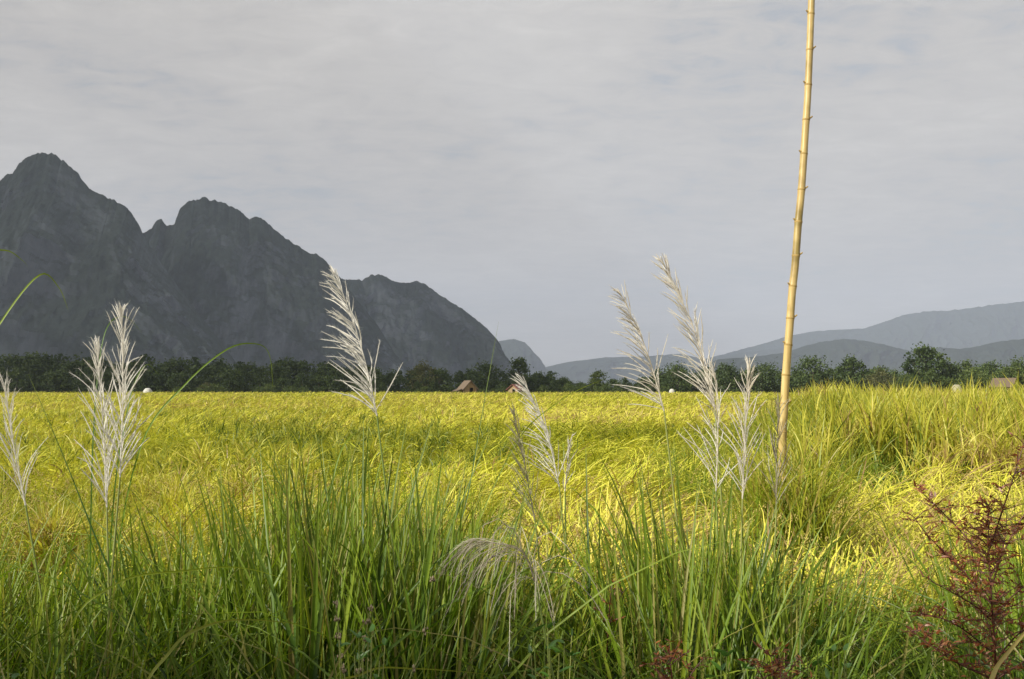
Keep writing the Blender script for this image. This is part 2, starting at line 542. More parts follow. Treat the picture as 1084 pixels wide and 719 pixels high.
# standing
is_gap = (p > 840) & (yy > 7.6) & (yy < 9.6) & (fbm(xx, yy, 1.0, 61.0, 2) > .02)
k = np.where(~is_l & ~is_gap)[0]
stand_tall = np.clip(.85 + 1.1 * fbm(xx[k], yy[k], 1.5, 51.0, 3), .15, 1.15) * sstep(800, 870, p[k]) * sstep(7.2, 8.6, yy[k]) * (1 - sstep(30, 70, yy[k]))
n = len(k)
top = np.interp(yy[k], [3.3, 6, 20, 244], [.80, .84, .92, 1.02]) + .26 * np.clip(n1[k], -.7, .6) + .13 * np.clip(fbm(xx[k], yy[k], 1.4, 31.0, 3), -.7, .7) - .12 + .40 * stand_tall * rng.uniform(.55, 1.12, n)
ln = rng.uniform(.16, .34, n) * (1 + 1.0 * stand_tall)
top = top + .12 * (hsh[k] - .5)
root = np.stack([hx[k], hy[k], np.maximum(.05, top - ln * .8)], 1)
mb = MB()
blades(mb, root, rng.uniform(0, 6.28, n), ln, wide[k] * (1 + .5 * stand_tall) * rng.uniform(.8, 1.5, n), np.abs(rng.normal(.2, .3, n)) * (1 - .4 * stand_tall), np.abs(rng.normal(1.3, .6, n)) * (1 - .5 * stand_tall), 4,
       np.clip(.47 + .45 * n2[k] + .35 * n1[k] + .55 * fbm(xx[k], yy[k], .07, 71.0, 3) + .35 * (hsh2[k] - .5) - .12 * stand_tall + rng.normal(0, .24, n), 0, 1))
tag(mb.build('standing_rice', M['rice']), 'ripening yellow green rice standing in rough patches out to the trees', 'rice', kind='stuff')

# green under-leaves of the taller right-hand stand and the greener strip beside it
N = 3500
yy = np.exp(rng.uniform(math.log(9.4), math.log(24), N)); pp = rng.uniform(800, 1250, N)
xx = (pp - 542) / FPX * yy
ln = rng.uniform(.6, 1.0, N)
mb = MB()
root = np.stack([xx, yy, rng.uniform(.15, .4, N)], 1)
blades(mb, root, rng.uniform(0, 6.28, N), ln, .009 * (1 + yy / 16), np.abs(rng.normal(.1, .1, N)), np.abs(rng.normal(.7, .4, N)), 5, np.clip(rng.normal(.5, .3, N), 0, 1))
N = 2600
yy = rng.uniform(6.0, 10.5, N); pp = rng.normal(0, 1, N)
pp = np.where(rng.random(N) < .4, 880 + 35 * pp, 735 + 28 * pp)
xx = (pp - 542) / FPX * yy
ln = rng.uniform(.3, .55, N)
root = np.stack([xx, yy, rng.uniform(.28, .42, N)], 1)
blades(mb, root, rng.uniform(0, 6.28, N), ln, np.full(N, .009), np.abs(rng.normal(.5, .3, N)), np.abs(rng.normal(.7, .4, N)), 5, np.clip(rng.normal(.25, .2, N), 0, 1))
N = 600   # clump round the foot of the pole
yy = rng.normal(4.47, .10, N); xx = rng.normal(1.27, .10, N)
root = np.stack([xx, yy, rng.uniform(.3, .56, N)], 1)
blades(mb, root, rng.uniform(0, 6.28, N), rng.uniform(.40, .66, N), np.full(N, .009), np.abs(rng.normal(.12, .1, N)), np.abs(rng.normal(1.0, .5, N)), 6, np.clip(rng.normal(.74, .25, N), 0, 1))
tag(mb.build('green_rice', M['rice_green']), 'greener taller rice standing behind the flattened patch and round the pole foot', 'rice', kind='stuff')

# rice behind the verge, with drooping heads of grain
N = 9000
yy = rng.uniform(3.2, 5.4, N); pp = rng.uniform(-160, 1250, N)
keep = rng.random(N) < np.interp(pp, [-160, 420, 500, 560, 760, 840, 1000, 1250], [1, 1, .6, .12, .10, .12, .3, .5])
yy, pp = yy[keep], pp[keep]; N = len(yy)
xx = (pp - 542) / FPX * yy
root = np.stack([xx, yy, np.full(N, .1)], 1)
mb = MB()
blades(mb, root, rng.uniform(0, 6.28, N), rng.uniform(.5, .85, N), rng.uniform(.006, .010, N), np.abs(rng.normal(.1, .09, N)), np.abs(rng.normal(.85, .5, N)), 6, rng.random(N))
tag(mb.build('verge_rice', M['rice_green']), 'green and yellow rice leaves just behind the tall verge grass', 'rice', kind='stuff')
mb = MB()
oct_v = np.array([(0, 0, 1), (1, 0, 0), (0, 1, 0), (-1, 0, 0), (0, -1, 0), (0, 0, -1)], float) * np.array((.0021, .0021, .0045))
oct_f = np.array([(0, 1, 2, 2), (0, 2, 3, 3), (0, 3, 4, 4), (0, 4, 1, 1), (5, 2, 1, 1), (5, 3, 2, 2), (5, 4, 3, 3), (5, 1, 4, 4)])
NP = 1100
yy = rng.uniform(3.0, 6.0, NP); pp = rng.uniform(-160, 1250, NP)
keep = rng.random(NP) < np.interp(pp, [-160, 420, 500, 560, 760, 840, 1000, 1250], [1, 1, .7, .35, .3, .3, .4, .5])
yy, pp = yy[keep], pp[keep]
for y_, p_ in zip(yy, pp):
    x_ = (p_ - 542) / FPX * y_
    az = rng.uniform(0, 6.28); L0 = rng.uniform(.13, .2)
    z0 = rng.uniform(.55, .85)
    s = rng.random(30)
    th = .3 + 2.2 * s
    h = L0 * (np.sin(1.2 * s) * .75); z = L0 * (.5 * s - 1.25 * s * s)
    c = np.stack([x_ + h * math.cos(az), y_ + h * math.sin(az), z0 + z], 1) + rng.normal(0, .005, (30, 3))
    v = (c[:, None, :] + oct_v[None] * rng.uniform(.8, 1.3, (30, 1, 1))).reshape(-1, 3)
    f = (oct_f[None] + (np.arange(30) * 6)[:, None, None]).reshape(-1, 4)
    mb.add(v, f, rng.random())
tag(mb.build('rice_heads', M['grain']), 'drooping golden heads of rice grain among the nearer leaves', 'rice', kind='stuff')

# ------------------------------------------------------------------ verge grass
TOP = np.array([(-200, 520), (0, 545), (60, 535), (120, 540), (200, 530), (250, 505), (290, 462), (330, 482), (380, 440), (420, 485), (470, 490), (520, 520),
                (560, 545), (600, 540), (620, 480), (640, 560), (670, 592), (700, 490), (740, 482), (780, 495), (830, 535), (870, 565), (900, 585),
                (950, 585), (1000, 540), (1040, 515), (1084, 515), (1300, 500)], float)
mb = MB()
def verge(N, ntuft, ylo, yhi, wlo, whi, dens, lean_sd=.10, bend=(.25, .35), segs=8, tone=(.45, .2), scale=(.55, 1.0), spread=.045, cap=None):
    cy_ = rng.uniform(ylo, yhi, ntuft * 3); cp = rng.uniform(-330, 1360, ntuft * 3)
    kp = rng.random(ntuft * 3) < np.interp(cp, *dens)
    cy_, cp = cy_[kp][:ntuft], cp[kp][:ntuft]; nt_ = len(cy_)
    hs = rng.uniform(.82, 1.03, nt_); tn = rng.normal(0, .16, nt_)
    q = rng.integers(0, nt_, N)
    off = rng.normal(0, spread, (N, 2))
    yy = cy_[q] + off[:, 1]; xx = (cp[q] - 542) / FPX * cy_[q] + off[:, 0]
    pp = px_of(xx, yy)
    topy = np.interp(pp, TOP[:, 0], TOP[:, 1])
    tz = EYE - (topy - 414) / FPX * yy
    if cap is not None:
        tz = np.full(N, cap)
    tz = np.maximum(.2, tz * hs[q] * rng.uniform(*scale, N) ** .7)
    root = np.stack([xx, yy, np.zeros(N)], 1)
    out = np.hypot(off[:, 0], off[:, 1]) / spread
    lean = np.abs(rng.normal(0, lean_sd, N)) + .05 * out; bd = np.abs(rng.normal(*bend, N))
    az = np.arctan2(off[:, 1], off[:, 0]) + rng.normal(0, .7, N)
    az = np.where(np.sin(az) < -.15, -az, az)
    ln = tz / np.maximum(.66, np.cos(lean + bd * .45))
    blades(mb, root, az, ln, rng.uniform(wlo, whi, N), lean, bd, segs, np.clip(rng.normal(*tone, N) + tn[q], 0, 1), fold=True, sway=rng.normal(0, .18, N))
DENS = ([-330, 0, 200, 270, 470, 530, 600, 640, 675, 690, 830, 880, 960, 1360], [.7, .7, .7, 1, 1, .5, .35, .10, .2, 1, .9, .45, .4, .9])
verge(3300, 200, 2.2, 3.3, .010, .021, DENS, scale=(.7, 1.03), lean_sd=.07, bend=(.15, .25), spread=.04, tone=(.66, .24))
verge(1500, 120, 2.0, 3.0, .005, .010, DENS, .16, (.8, .5), tone=(.65, .2), scale=(.5, .9))
LOW = ([-330, 1360], [1, 1])
verge(3000, 190, 2.0, 2.9, .006, .014, LOW, .2, (1.0, .6), tone=(.14, .16), scale=(.4, .70), spread=.06)  # low layer toned dark, shade at the grass foot put into the colour
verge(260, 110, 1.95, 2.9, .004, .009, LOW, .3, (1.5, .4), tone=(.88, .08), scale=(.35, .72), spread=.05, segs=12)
tag(mb.build('verge_grass', M['grass']), 'tall lush green grass along the near edge of the field', 'grass', kind='stuff')
mb = MB()
N = 620
yy = rng.uniform(2.0, 3.2, N); pp = rng.uniform(-200, 1300, N)
root = np.stack([(pp - 542) / FPX * yy, yy, np.zeros(N)], 1)
blades(mb, root, rng.uniform(0, 6.28, N), rng.uniform(.4, .85, N), rng.uniform(.002, .005, N), np.abs(rng.normal(.1, .15, N)), np.abs(rng.normal(.5, .6, N)), 7, rng.random(N))
tag(mb.build('dry_grass', M['grass_dry']), 'thin straw coloured dead stalks among the green verge grass', 'grass', kind='stuff')


# ------------------------------------------------------------------ unseen shrubs added behind the camera to shade the lower verge grass
mb = MB()
N = 46000
t_ = rng.random(N)
sx = -9.2 + 7.0 * t_ + rng.normal(0, .05, N); sy = -1.0 + rng.normal(0, .38, N)
topz = 3.82 + .45 * np.sin(sx * 2.3 + 1) + .30 * np.sin(sx * 5.1) + .2 * np.sin(sx * 11.0)
sz = topz * rng.random(N) ** .8 * (1 - .25 * np.abs(sy + 1.0))
blades(mb, np.stack([sx, sy, sz], 1), rng.uniform(0, 6.28, N), rng.uniform(.07, .15, N), rng.uniform(.03, .055, N), rng.uniform(.3, 1.6, N), rng.uniform(.2, .9, N), 2)
tag(mb.build('added_shade_shrubs', M['weed_leaf']), 'unseen leafy shrubs added behind the camera to shade the low verge grass', 'added_shrubbery', kind='stuff')


# ------------------------------------------------------------------ plume grass
def bez(pts, n):
    """smooth curve through the given points"""
    pts = np.asarray(pts, float)
    m = len(pts)
    t = np.linspace(0, m - 1, n)
    out = []
    for q in t:
        i = min(int(q), m - 2); u = q - i
        p0 = pts[max(i - 1, 0)]; p1 = pts[i]; p2 = pts[i + 1]; p3 = pts[min(i + 2, m - 1)]
        out.append(.5 * ((2 * p1) + (-p0 + p2) * u + (2 * p0 - 5 * p1 + 4 * p2 - p3) * u * u + (-p0 + 3 * p1 - 3 * p2 + p3) * u ** 3))
    return np.array(out)


def plume_grass(label, d, stalk, rach, wind=(-1, 0), n=60, blen=.42, ang=(.45, .85), mk='plume', droop=0.0, dens=1.0, leaves=2, thick=1.0):
    """stalk: pixels from below the frame up to the panicle foot; rach: pixels from the foot to the tip"""
    st = [P(x, y, d) for x, y in stalk]
    b0 = st[0].copy()
    foot = np.array((b0[0] - (st[1][0] - b0[0]) * .35, d, 0.0))
    root = empty('plume_grass', foot, label, 'plume grass', 'white plumed grass stalks along the verge')
    pts = bez([foot] + st, 26)
    mb = MB(); mb.tube(pts, np.linspace(.0042, .0022, 26), 6, rng.random())
    mb.build('stem', M['reed_stem'], root, loc=foot)
    ra = [P(x, y, d - .03 * i) for i, (x, y) in enumerate(rach)]
    rc = bez(ra, 40)
    Lr = np.linalg.norm(np.diff(rc, axis=0), axis=1).sum()
    mb = MB(); mb.tube(rc, np.linspace(.0022, .0008, 40), 5, .3)
    tang = np.gradient(rc, axis=0); tang /= np.linalg.norm(tang, axis=1)[:, None]
    W = np.array((wind[0], wind[1], 0.0))
    for q in range(int(n * 1.3)):
        t = (q + rng.random()) / int(n * 1.3)
        t = t ** .9
        i = min(int(t * 39), 38)
        o = rc[i] + (rc[i + 1] - rc[i]) * (t * 39 - i)
        T = tang[i]
        a = rng.uniform(0, 6.28)
        out = np.array((math.cos(a), math.sin(a), 0)) * .75 + W * rng.uniform(.2, 1.0)
        out -= T * out.dot(T); out /= np.linalg.norm(out) + 1e-9
        an = rng.uniform(*ang) * (1.02 - .42 * t)
        lb = Lr * blen * (1 - t) ** .6 * rng.uniform(.4, 1.0) + .024 * rng.uniform(.6, 1.4)
        m = 7
        s = np.linspace(0, 1, m)
        an_s = an * (.85 + .35 * s)
        dirs = np.cos(an_s)[:, None] * T + np.sin(an_s)[:, None] * out
        dirs[:, 2] -= (droop + .16 * rng.normal()) * s ** 1.3
        dirs += rng.normal(0, .14, 3) * s[:, None] + rng.normal(0, .08, 3) * np.sin(s * 6)[:, None]
        dirs += W * (.42 * s[:, None])
        dirs /= np.linalg.norm(dirs, axis=1)[:, None]
        c = o + np.concatenate([np.zeros((1, 3)), np.cumsum(dirs[1:] * lb / (m - 1), 0)], 0)
        rr_ = rng.random()
        rad = .00082 * thick * np.array((.7, 1, 1.25, 1.3, 1.25, 1.05, .4))
        mb.tube(c, rad, 4, rr_)
        # silky hairs
        nh = int(40 * lb / .12)
        si = rng.uniform(.08, .98, nh) * (m - 1)
        i0 = np.minimum(si.astype(int), m - 2)
        ph = c[i0] + (c[i0 + 1] - c[i0]) * (si - i0)[:, None]
        hd = dirs[i0] * .9 + rng.normal(0, .38, (nh, 3)); hd /= np.linalg.norm(hd, axis=1)[:, None]
        sd_ = np.cross(hd, rng.normal(0, 1, (nh, 3))); sd_ /= np.linalg.norm(sd_, axis=1)[:, None]
        hl = rng.uniform(.007, .016, nh)[:, None]
        hv = np.stack([ph - sd_ * .00022, ph + sd_ * .00022, ph + hd * hl], 1).reshape(-1, 3)
        b_ = np.arange(nh) * 3
        mb.add(hv, np.stack([b_, b_ + 1, b_ + 2, b_ + 2], 1), np.clip(rr_ + .2, 0, 1))
    mb.build('plume', M[mk], root, loc=foot)
    for q in range(leaves):
        z = rng.uniform(.25, .75)
        i = int(z * 18)
        mb = MB()
        blades(mb, pts[i:i + 1] + np.array(((0.003, 0, 0),)), np.array((rng.uniform(0, 6.28),)), np.array((rng.uniform(.35, .6),)), np.array((.008,)),
               np.array((.35,)), np.array((rng.uniform(.8, 1.6),)), 10, np.array((rng.uniform(.3, .9),)), fold=True)
        mb.build('leaf', M['grass'], root, loc=foot)
    return root


plume_grass('thin drooping white plume cut by the left edge of the picture', 2.5, [(62, 760), (45, 640), (27, 535)], [(27, 535), (14, 470), (4, 405)], (.2, 0), 34, .42, (.25, .6), thick=.9)
plume_grass('white plume with stiff bristling branches, taller of the pair at left', 2.4, [(108, 760), (116, 640), (127, 505)], [(127, 505), (130, 420), (129, 331)], (.1, 0), 62, .36, (.35, .75), thick=1.25)
plume_grass('shorter dense white plume leaning against the taller one at left', 2.45, [(122, 760), (116, 650), (113, 537)], [(113, 537), (109, 450), (103, 368)], (-.25, 0), 58, .36, (.3, .65), thick=1.2)
plume_grass('large white plume with branches swept left against the dark mountain', 2.5, [(432, 760), (418, 600), (399, 440)], [(399, 440), (383, 370), (356, 291)], (-.85, 0), 66, .40, (.5, .95), thick=1.2)
plume_grass('small creamy plume leaning left in the middle near the far huts', 2.9, [(606, 760), (603, 640), (592, 515)], [(592, 515), (578, 455), (555, 404)], (-.8, 0), 44, .40, (.4, .8), thick=1.1)
plume_grass('faded brownish plume just left of the small creamy one in the middle', 2.8, [(585, 760), (578, 660), (566, 550)], [(566, 550), (556, 495), (545, 440)], (-.4, 0), 40, .38, (.3, .6), 'plume_dull', thick=.9)
plume_grass('drooping dull plume hanging over low in the green grass', 2.0, [(600, 800), (582, 700), (566, 615)], [(566, 615), (550, 582), (502, 572)], (-.15, -.1), 42, 1.7, (.4, 1.0), 'plume_dull', droop=2.0, thick=.7)
plume_grass('creamy plume swept left, lower of the two against the sky', 2.8, [(740, 760), (722, 600), (703, 435)], [(703, 435), (684, 370), (657, 311)], (-.85, 0), 58, .40, (.5, .95), 'plume_tan', thick=1.1)
plume_grass('tallest tan plume bending left against the grey sky', 2.8, [(775, 760), (768, 600), (757, 435)], [(757, 435), (735, 350), (702, 278)], (-.55, 0), 74, .33, (.35, .8), 'plume_tan', thick=1.2)
plume_grass('loose plume right below the tallest one, its long branches spread left', 2.75, [(765, 760), (762, 640), (758, 520)], [(758, 520), (760, 455), (757, 395)], (-.8, 0), 30, .5, (.45, .9), 'plume_tan')
plume_grass('upright pale plume with wide lower branches left of the bamboo pole', 2.7, [(780, 760), (783, 640), (786, 528)], [(786, 528), (789, 455), (792, 389)], (-.15, 0), 52, .40, (.3, .7), 'plume_tan')
plume_grass('wispy grey brown plume right in front of the bamboo pole foot', 3.0, [(815, 760), (818, 640), (822, 535)], [(822, 535), (822, 490), (824, 430)], (.05, 0), 26, .5, (.25, .6), 'plume_dull')
plume_grass('thin second spike rising right behind the small creamy plume', 2.95, [(600, 770), (600, 640), (598, 520)], [(598, 520), (601, 490), (604, 466)], (.1, 0), 12, .4, (.2, .4), 'plume_tan', leaves=1)


# ------------------------------------------------------------------ long grass blades that stand out
def long_blade(label, d, pts, wdt, mk='grass', rnd=.6, foot_px=None):
    c = [P(x, y, dd) for (x, y), dd in zip(pts, np.linspace(d, d + .15, len(pts)))]
    if c[0][2] > .02:
        fx = c[0][0] - (c[1][0] - c[0][0]) / max(.05, c[1][2] - c[0][2]) * c[0][2] * .35
        c = [np.array((fx, d, 0.0))] + c
    foot = c[0]
    cv = bez(c, 34)
    t = np.gradient(cv, axis=0); t /= np.linalg.norm(t, axis=1)[:, None]
    side = np.cross(t, np.array((.35, 1, .2))); side /= np.linalg.norm(side, axis=1)[:, None]
    nr = np.cross(side, t)
    s = np.linspace(0, 1, 34)
    wd = wdt * .5 * np.clip(1.02 - s ** 3, .05, 1)
    v = np.stack([cv - side * wd[:, None], cv + nr * wd[:, None] * .5, cv + side * wd[:, None]], 1).reshape(-1, 3)
    f = np.array([(i * 3 + j, i * 3 + j + 1, i * 3 + j + 4, i * 3 + j + 3) for i in range(33) for j in range(2)])
    mb = MB(); mb.add(v, f, rnd, np.repeat(s, 3))
    o = mb.build('grass_blade', M[mk], loc=foot)
    tag(o, label, 'grass blade', 'long single grass blades')
    return o


long_blade('bright green blade arching high at the left edge in front of the mountain', 2.2, [(-60, 520), (-30, 400), (5, 335), (42, 291), (62, 304), (72, 328)], .006, rnd=.8)
long_blade('short bent blade tip at the left edge above the other arching blade', 2.3, [(-90, 500), (-60, 350), (-25, 275), (5, 265), (24, 276), (30, 284)], .005, rnd=.8)
long_blade('dark green straight blade leaning left between the left edge and the bristling plumes', 2.4, [(160, 700), (110, 590), (70, 490), (30, 396)], .007, rnd=.1)
long_blade('green blade curling over behind the top of the left pair of plumes', 2.6, [(96, 560), (100, 440), (107, 370), (117, 341), (134, 336), (150, 352)], .005, rnd=.4)
long_blade('long thin blade arching over the dark treeline right of the left plumes', 2.6, [(120, 620), (150, 470), (195, 408), (240, 370), (270, 364), (285, 375), (289, 412)], .005, rnd=.7)
long_blade('small curled blade tip above the field close right of the left plumes', 2.6, [(118, 560), (134, 440), (144, 402), (156, 386), (168, 397)], .005, rnd=.5)
long_blade('thin green blade rising straight past the far hut with the brown roof', 2.7, [(470, 640), (496, 520), (510, 440), (528, 340)], .004, rnd=.4)
long_blade('pale green blade leaning right over the field edge left of the creamy plumes', 2.7, [(480, 640), (540, 480), (592, 425), (640, 401)], .004, rnd=.9)
long_blade('stout dark green upright blade in the middle of the flattened rice gap', 2.6, [(624, 640), (622, 560), (620, 472)], .009, rnd=.15)
long_blade('tall broad upright green blade under the large plume swept left', 2.5, [(386, 640), (384, 540), (385, 441)], .011, rnd=.3)
long_blade('broad blade bending left over the grass left of the large swept plume', 2.6, [(330, 640), (346, 540), (360, 480), (378, 455)], .008, rnd=.75)
long_blade('pale blade sweeping right across the low grass at lower left', 2.0, [(140, 770), (180, 690), (215, 664), (260, 656), (330, 662)], .007, rnd=.95)
long_blade('pale level blade bowing across the grass below the left mountain foot', 2.1, [(60, 700), (120, 620), (200, 604), (262, 602), (335, 625)], .005, rnd=.92)
long_blade('yellow dry stalk curving out of the lower right corner', 1.7, [(1030, 790), (1050, 718), (1068, 690), (1100, 655), (1130, 640)], .009, 'grain', .5)
long_blade('pale blade lying nearly level along the bottom middle edge', 1.9, [(330, 770), (385, 713), (440, 708), (520, 714)], .005, rnd=.95)
long_blade('long stem leaning left low beside the leftmost plume stalk', 2.2, [(52, 740), (38, 670), (22, 600), (6, 545)], .004, rnd=.95)

# ------------------------------------------------------------------ red weed
def weed(label, d, stems, nleaf, ml, ms, group, leaf_len=(.010, .021), name='red_weed', cat='weed'):
    f0 = P(*stems[0][0], d); foot = np.array((f0[0], d, 0.0))
    root = empty(name, foot, label, cat, group)
    sb, lb = MB(), MB()
    for si, st in enumerate(stems):
        pts = [P(x, y, d + .05 * ((si * 7) % 5 - 2) * min(1, q)) for q, (x, y) in enumerate(st)]
        if si == 0:
            pts = [foot] + pts
        cv = bez(pts, 30)
        sb.tube(cv, np.linspace(.0035 if si == 0 else .002, .0008, 30), 5, rng.random())
        Ln = np.linalg.norm(np.diff(cv, axis=0), axis=1).sum()
        n = int(nleaf * Ln)
        lo = 6 if si == 0 else 2
        idx = rng.integers(lo, 30, n)
        # twigs carrying sprays of small leaves
        for i in idx:
            az = rng.uniform(0, 6.28); tl = rng.uniform(.02, .10) * (1.15 - i / 40)
            dirv = np.array((math.cos(az), math.sin(az) * .8, rng.uniform(-.1, .8))); dirv /= np.linalg.norm(dirv)
            e = cv[i] + dirv * tl
            sb.tube(np.array([cv[i], cv[i] + dirv * tl * .5 + np.array((0, 0, .004)), e]), (.001, .0008, .0005), 4, rng.random())
            m = rng.integers(3, 8)
            tpos = rng.uniform(.3, 1.05, m)[:, None]
            rt = cv[i] + dirv * tl * tpos
            blades(lb, rt, rng.uniform(0, 6.28, m), rng.uniform(*leaf_len, m), rng.uniform(.003, .0055, m), rng.uniform(.4, 1.8, m), rng.uniform(-.3, .9, m), 3, rng.random(m), power=1)
    sb.build('stem', M[ms], root, loc=foot)
    lb.build('leaves', M[ml], root, loc=foot)
    return root


weed('large rusty red weed with sprays of narrow leaves at the right edge', 2.1,
     [[(1056, 760), (1052, 670), (1047, 590), (1046, 535)],
      [(1050, 640), (1015, 600), (985, 570), (968, 548)], [(1049, 600), (1015, 560), (990, 535), (966, 512)],
      [(1050, 690), (1010, 660), (975, 650)], [(1049, 610), (1075, 560), (1100, 520)], [(1048, 580), (1068, 520), (1084, 470)],
      [(1052, 650), (1085, 620), (1120, 600)], [(1052, 680), (1030, 620), (1000, 585)], [(1054, 700), (1080, 670), (1110, 665)],
      [(1053, 690), (1025, 680), (990, 690)], [(1054, 720), (1010, 700), (965, 668)], [(1054, 720), (1085, 700), (1110, 690)], [(1050, 620), (1062, 580), (1066, 545)], [(1052, 660), (1030, 640), (985, 615)]], 110, 'red_leaf', 'red_stem', None)
weed('low reddish weed at the bottom edge under the tallest tan plume', 1.95, [[(715, 780), (712, 725), (708, 690)], [(713, 745), (733, 712), (744, 698)], [(713, 745), (697, 712), (692, 704)]], 60, 'red_leaf', 'red_stem', 'small red weeds', (.008, .018))
weed('low reddish weed at the bottom edge under the bamboo pole', 1.95, [[(822, 780), (820, 720), (816, 694)], [(820, 740), (804, 712), (798, 704)], [(821, 735), (834, 712), (842, 704)]], 60, 'red_leaf', 'red_stem', 'small red weeds', (.008, .018))
weed('small rusty weed half hidden in grass right of the drooping dull plume', 2.5, [[(640, 760), (645, 650), (648, 618)], [(642, 670), (655, 635), (664, 622)]], 18, 'red_leaf', 'red_stem', 'small red weeds', (.008, .018))

def broad_weed(label, d, px, py, n):
    f0 = P(px, py, d); foot = np.array((f0[0], d, 0.0))
    root = empty('leafy_weed', foot, label, 'weed', 'leafy green weeds along the bottom')
    sb, lb = MB(), MB()
    for q in range(n):
        top = P(px + rng.uniform(-28, 28), py + rng.uniform(-12, 40), d + rng.uniform(-.1, .1))
        cv = bez([foot, foot * .45 + top * .55 + np.array((0, 0, .03)), top], 12)
        sb.tube(cv, np.linspace(.002, .0008, 12), 5, rng.random())
        m = 5
        i = rng.integers(6, 12, m)
        blades(lb, cv[i], rng.uniform(0, 6.28, m), rng.uniform(.014, .030, m), rng.uniform(.008, .015, m), rng.uniform(.6, 1.3, m), rng.uniform(.2, .9, m), 4, rng.random(m), fold=True)
    sb.build('stem', M['reed_stem'], root, loc=foot)
    lb.build('leaves', M['weed_leaf'], root, loc=foot)
broad_weed('broad leaved green weed at the bottom edge left of the drooping plume', 1.85, 385, 672, 9)
broad_weed('broad leaved green weed under the hanging tip of the drooping plume', 1.9, 585, 672, 12)
broad_weed('broad leaved green weed at the bottom between the two red weeds', 1.9, 768, 690, 8)
broad_weed('broad leaved green weed right of the low reddish weed under the pole', 1.9, 882, 690, 9)
broad_weed('tiny leafy weed at the bottom left corner', 1.9, 40, 700, 6)

def bead_stem(label, d, pts, nb):
    c = [P(x, y, d) for x, y in pts]; foot = np.array((c[0][0], d, 0.0))
    root = empty('beaded_weed', foot, label, 'weed', 'thin weed stems with pale seed knots')
    cv = bez([foot] + c, 30)
    mb = MB(); mb.tube(cv, np.linspace(.0018, .0009, 30), 5, .7); mb.build('stem', M['reed_stem'], root, loc=foot)
    for i in np.linspace(15, 29, nb).astype(int):
        mb = MB()
        for q in range(9):
            o = rng.normal(0, .0026, 3)
            mb.add(cv[i] + o + oct_v * rng.uniform(.7, 1.2), oct_f, rng.random())
        mb.build('seed_knot', M['seed'], root, loc=foot)
bead_stem('thin weed stem topped with two pinkish seed knots in the middle', 2.0, [(430, 760), (445, 690), (458, 613)], 3)
bead_stem('leftmost thin weed stem dotted with pale seed knots', 1.9, [(366, 760), (361, 700), (356, 640)], 6)
bead_stem('thin weed stem with pale seed knots right beside the leftmost one', 1.95, [(375, 760), (383, 700), (392, 645)], 6)

# ------------------------------------------------------------------ bamboo pole
POLE = [(863, -160), (861, -70), (859, 0), (855.6, 90), (852.5, 140), (848.5, 200), (845, 237), (841.8, 280), (838.5, 310), (836, 345), (833.6, 375), (831.4, 405), (829.7, 440), (828.4, 475)]
PD = 4.7
pp_ = [P(x, y, PD) for x, y in POLE][::-1]
foot = np.array((pp_[0][0] - .015, PD, 0.0))
pole = empty('bamboo_pole', foot, 'tall dry yellow bamboo pole leaning slightly right, standing in the rice', 'bamboo pole')
cv = bez([foot] + pp_, 220)
zs = cv[:, 2]
node_px = [457, 427, 397, 365, 337, 303, 271, 235, 201, 163, 127, 90, 53, 15, -22, -58, -94, -128]
node_z = np.array([P(840, y, PD)[2] for y in node_px])
rad = np.interp(zs, [0, zs[-1]], [.0208, .0148])
for nz_ in node_z:
    rad = rad + .0012 * np.exp(-((zs - nz_) / .012) ** 2)
mb = MB(); mb.tube(cv, rad, 16, .5, caps=True)
mb.build('culm', M['bamboo'], pole, loc=foot)
sides_ = {53: 1, 127: 1, 201: 1, 271: 1, 337: 1, -22: 1, -94: 1, 15: -1, 90: -1, 163: -1, 235: -1, 303: -1, 365: -1, -58: -1, 427: 1}
for py, z in zip(node_px, node_z):
    q = np.interp(z, zs, np.arange(220)); i = int(q)
    c = cv[i] + (cv[min(i + 1, 219)] - cv[i]) * (q - i)
    r0 = np.interp(z, zs, rad)
    T = cv[min(i + 1, 219)] - cv[max(i - 1, 0)]; T /= np.linalg.norm(T)
    mb = MB(); hh = np.array((-.006, -.003, 0, .003, .006))
    mb.tube(c + T * hh[:, None], r0 + np.array((-.001, .0006, .0010, .0006, -.001)), 16, .5)
    mb.build('node_ring', M['bamboo_node'], pole, loc=foot)
    if py in sides_:
        sd_ = sides_[py]
        u = np.array((sd_, -.35, .0)); u /= np.linalg.norm(u)
        s0 = c + u * (r0 - .004) + T * .006
        mb = MB(); mb.tube([s0, s0 + u * .008 + T * .004, s0 + u * .015 + T * .010], [.0050, .0042, .0030], 8, .5, caps=True)
        mb.build('branch_stub', M['bamboo_node'], pole, loc=foot)

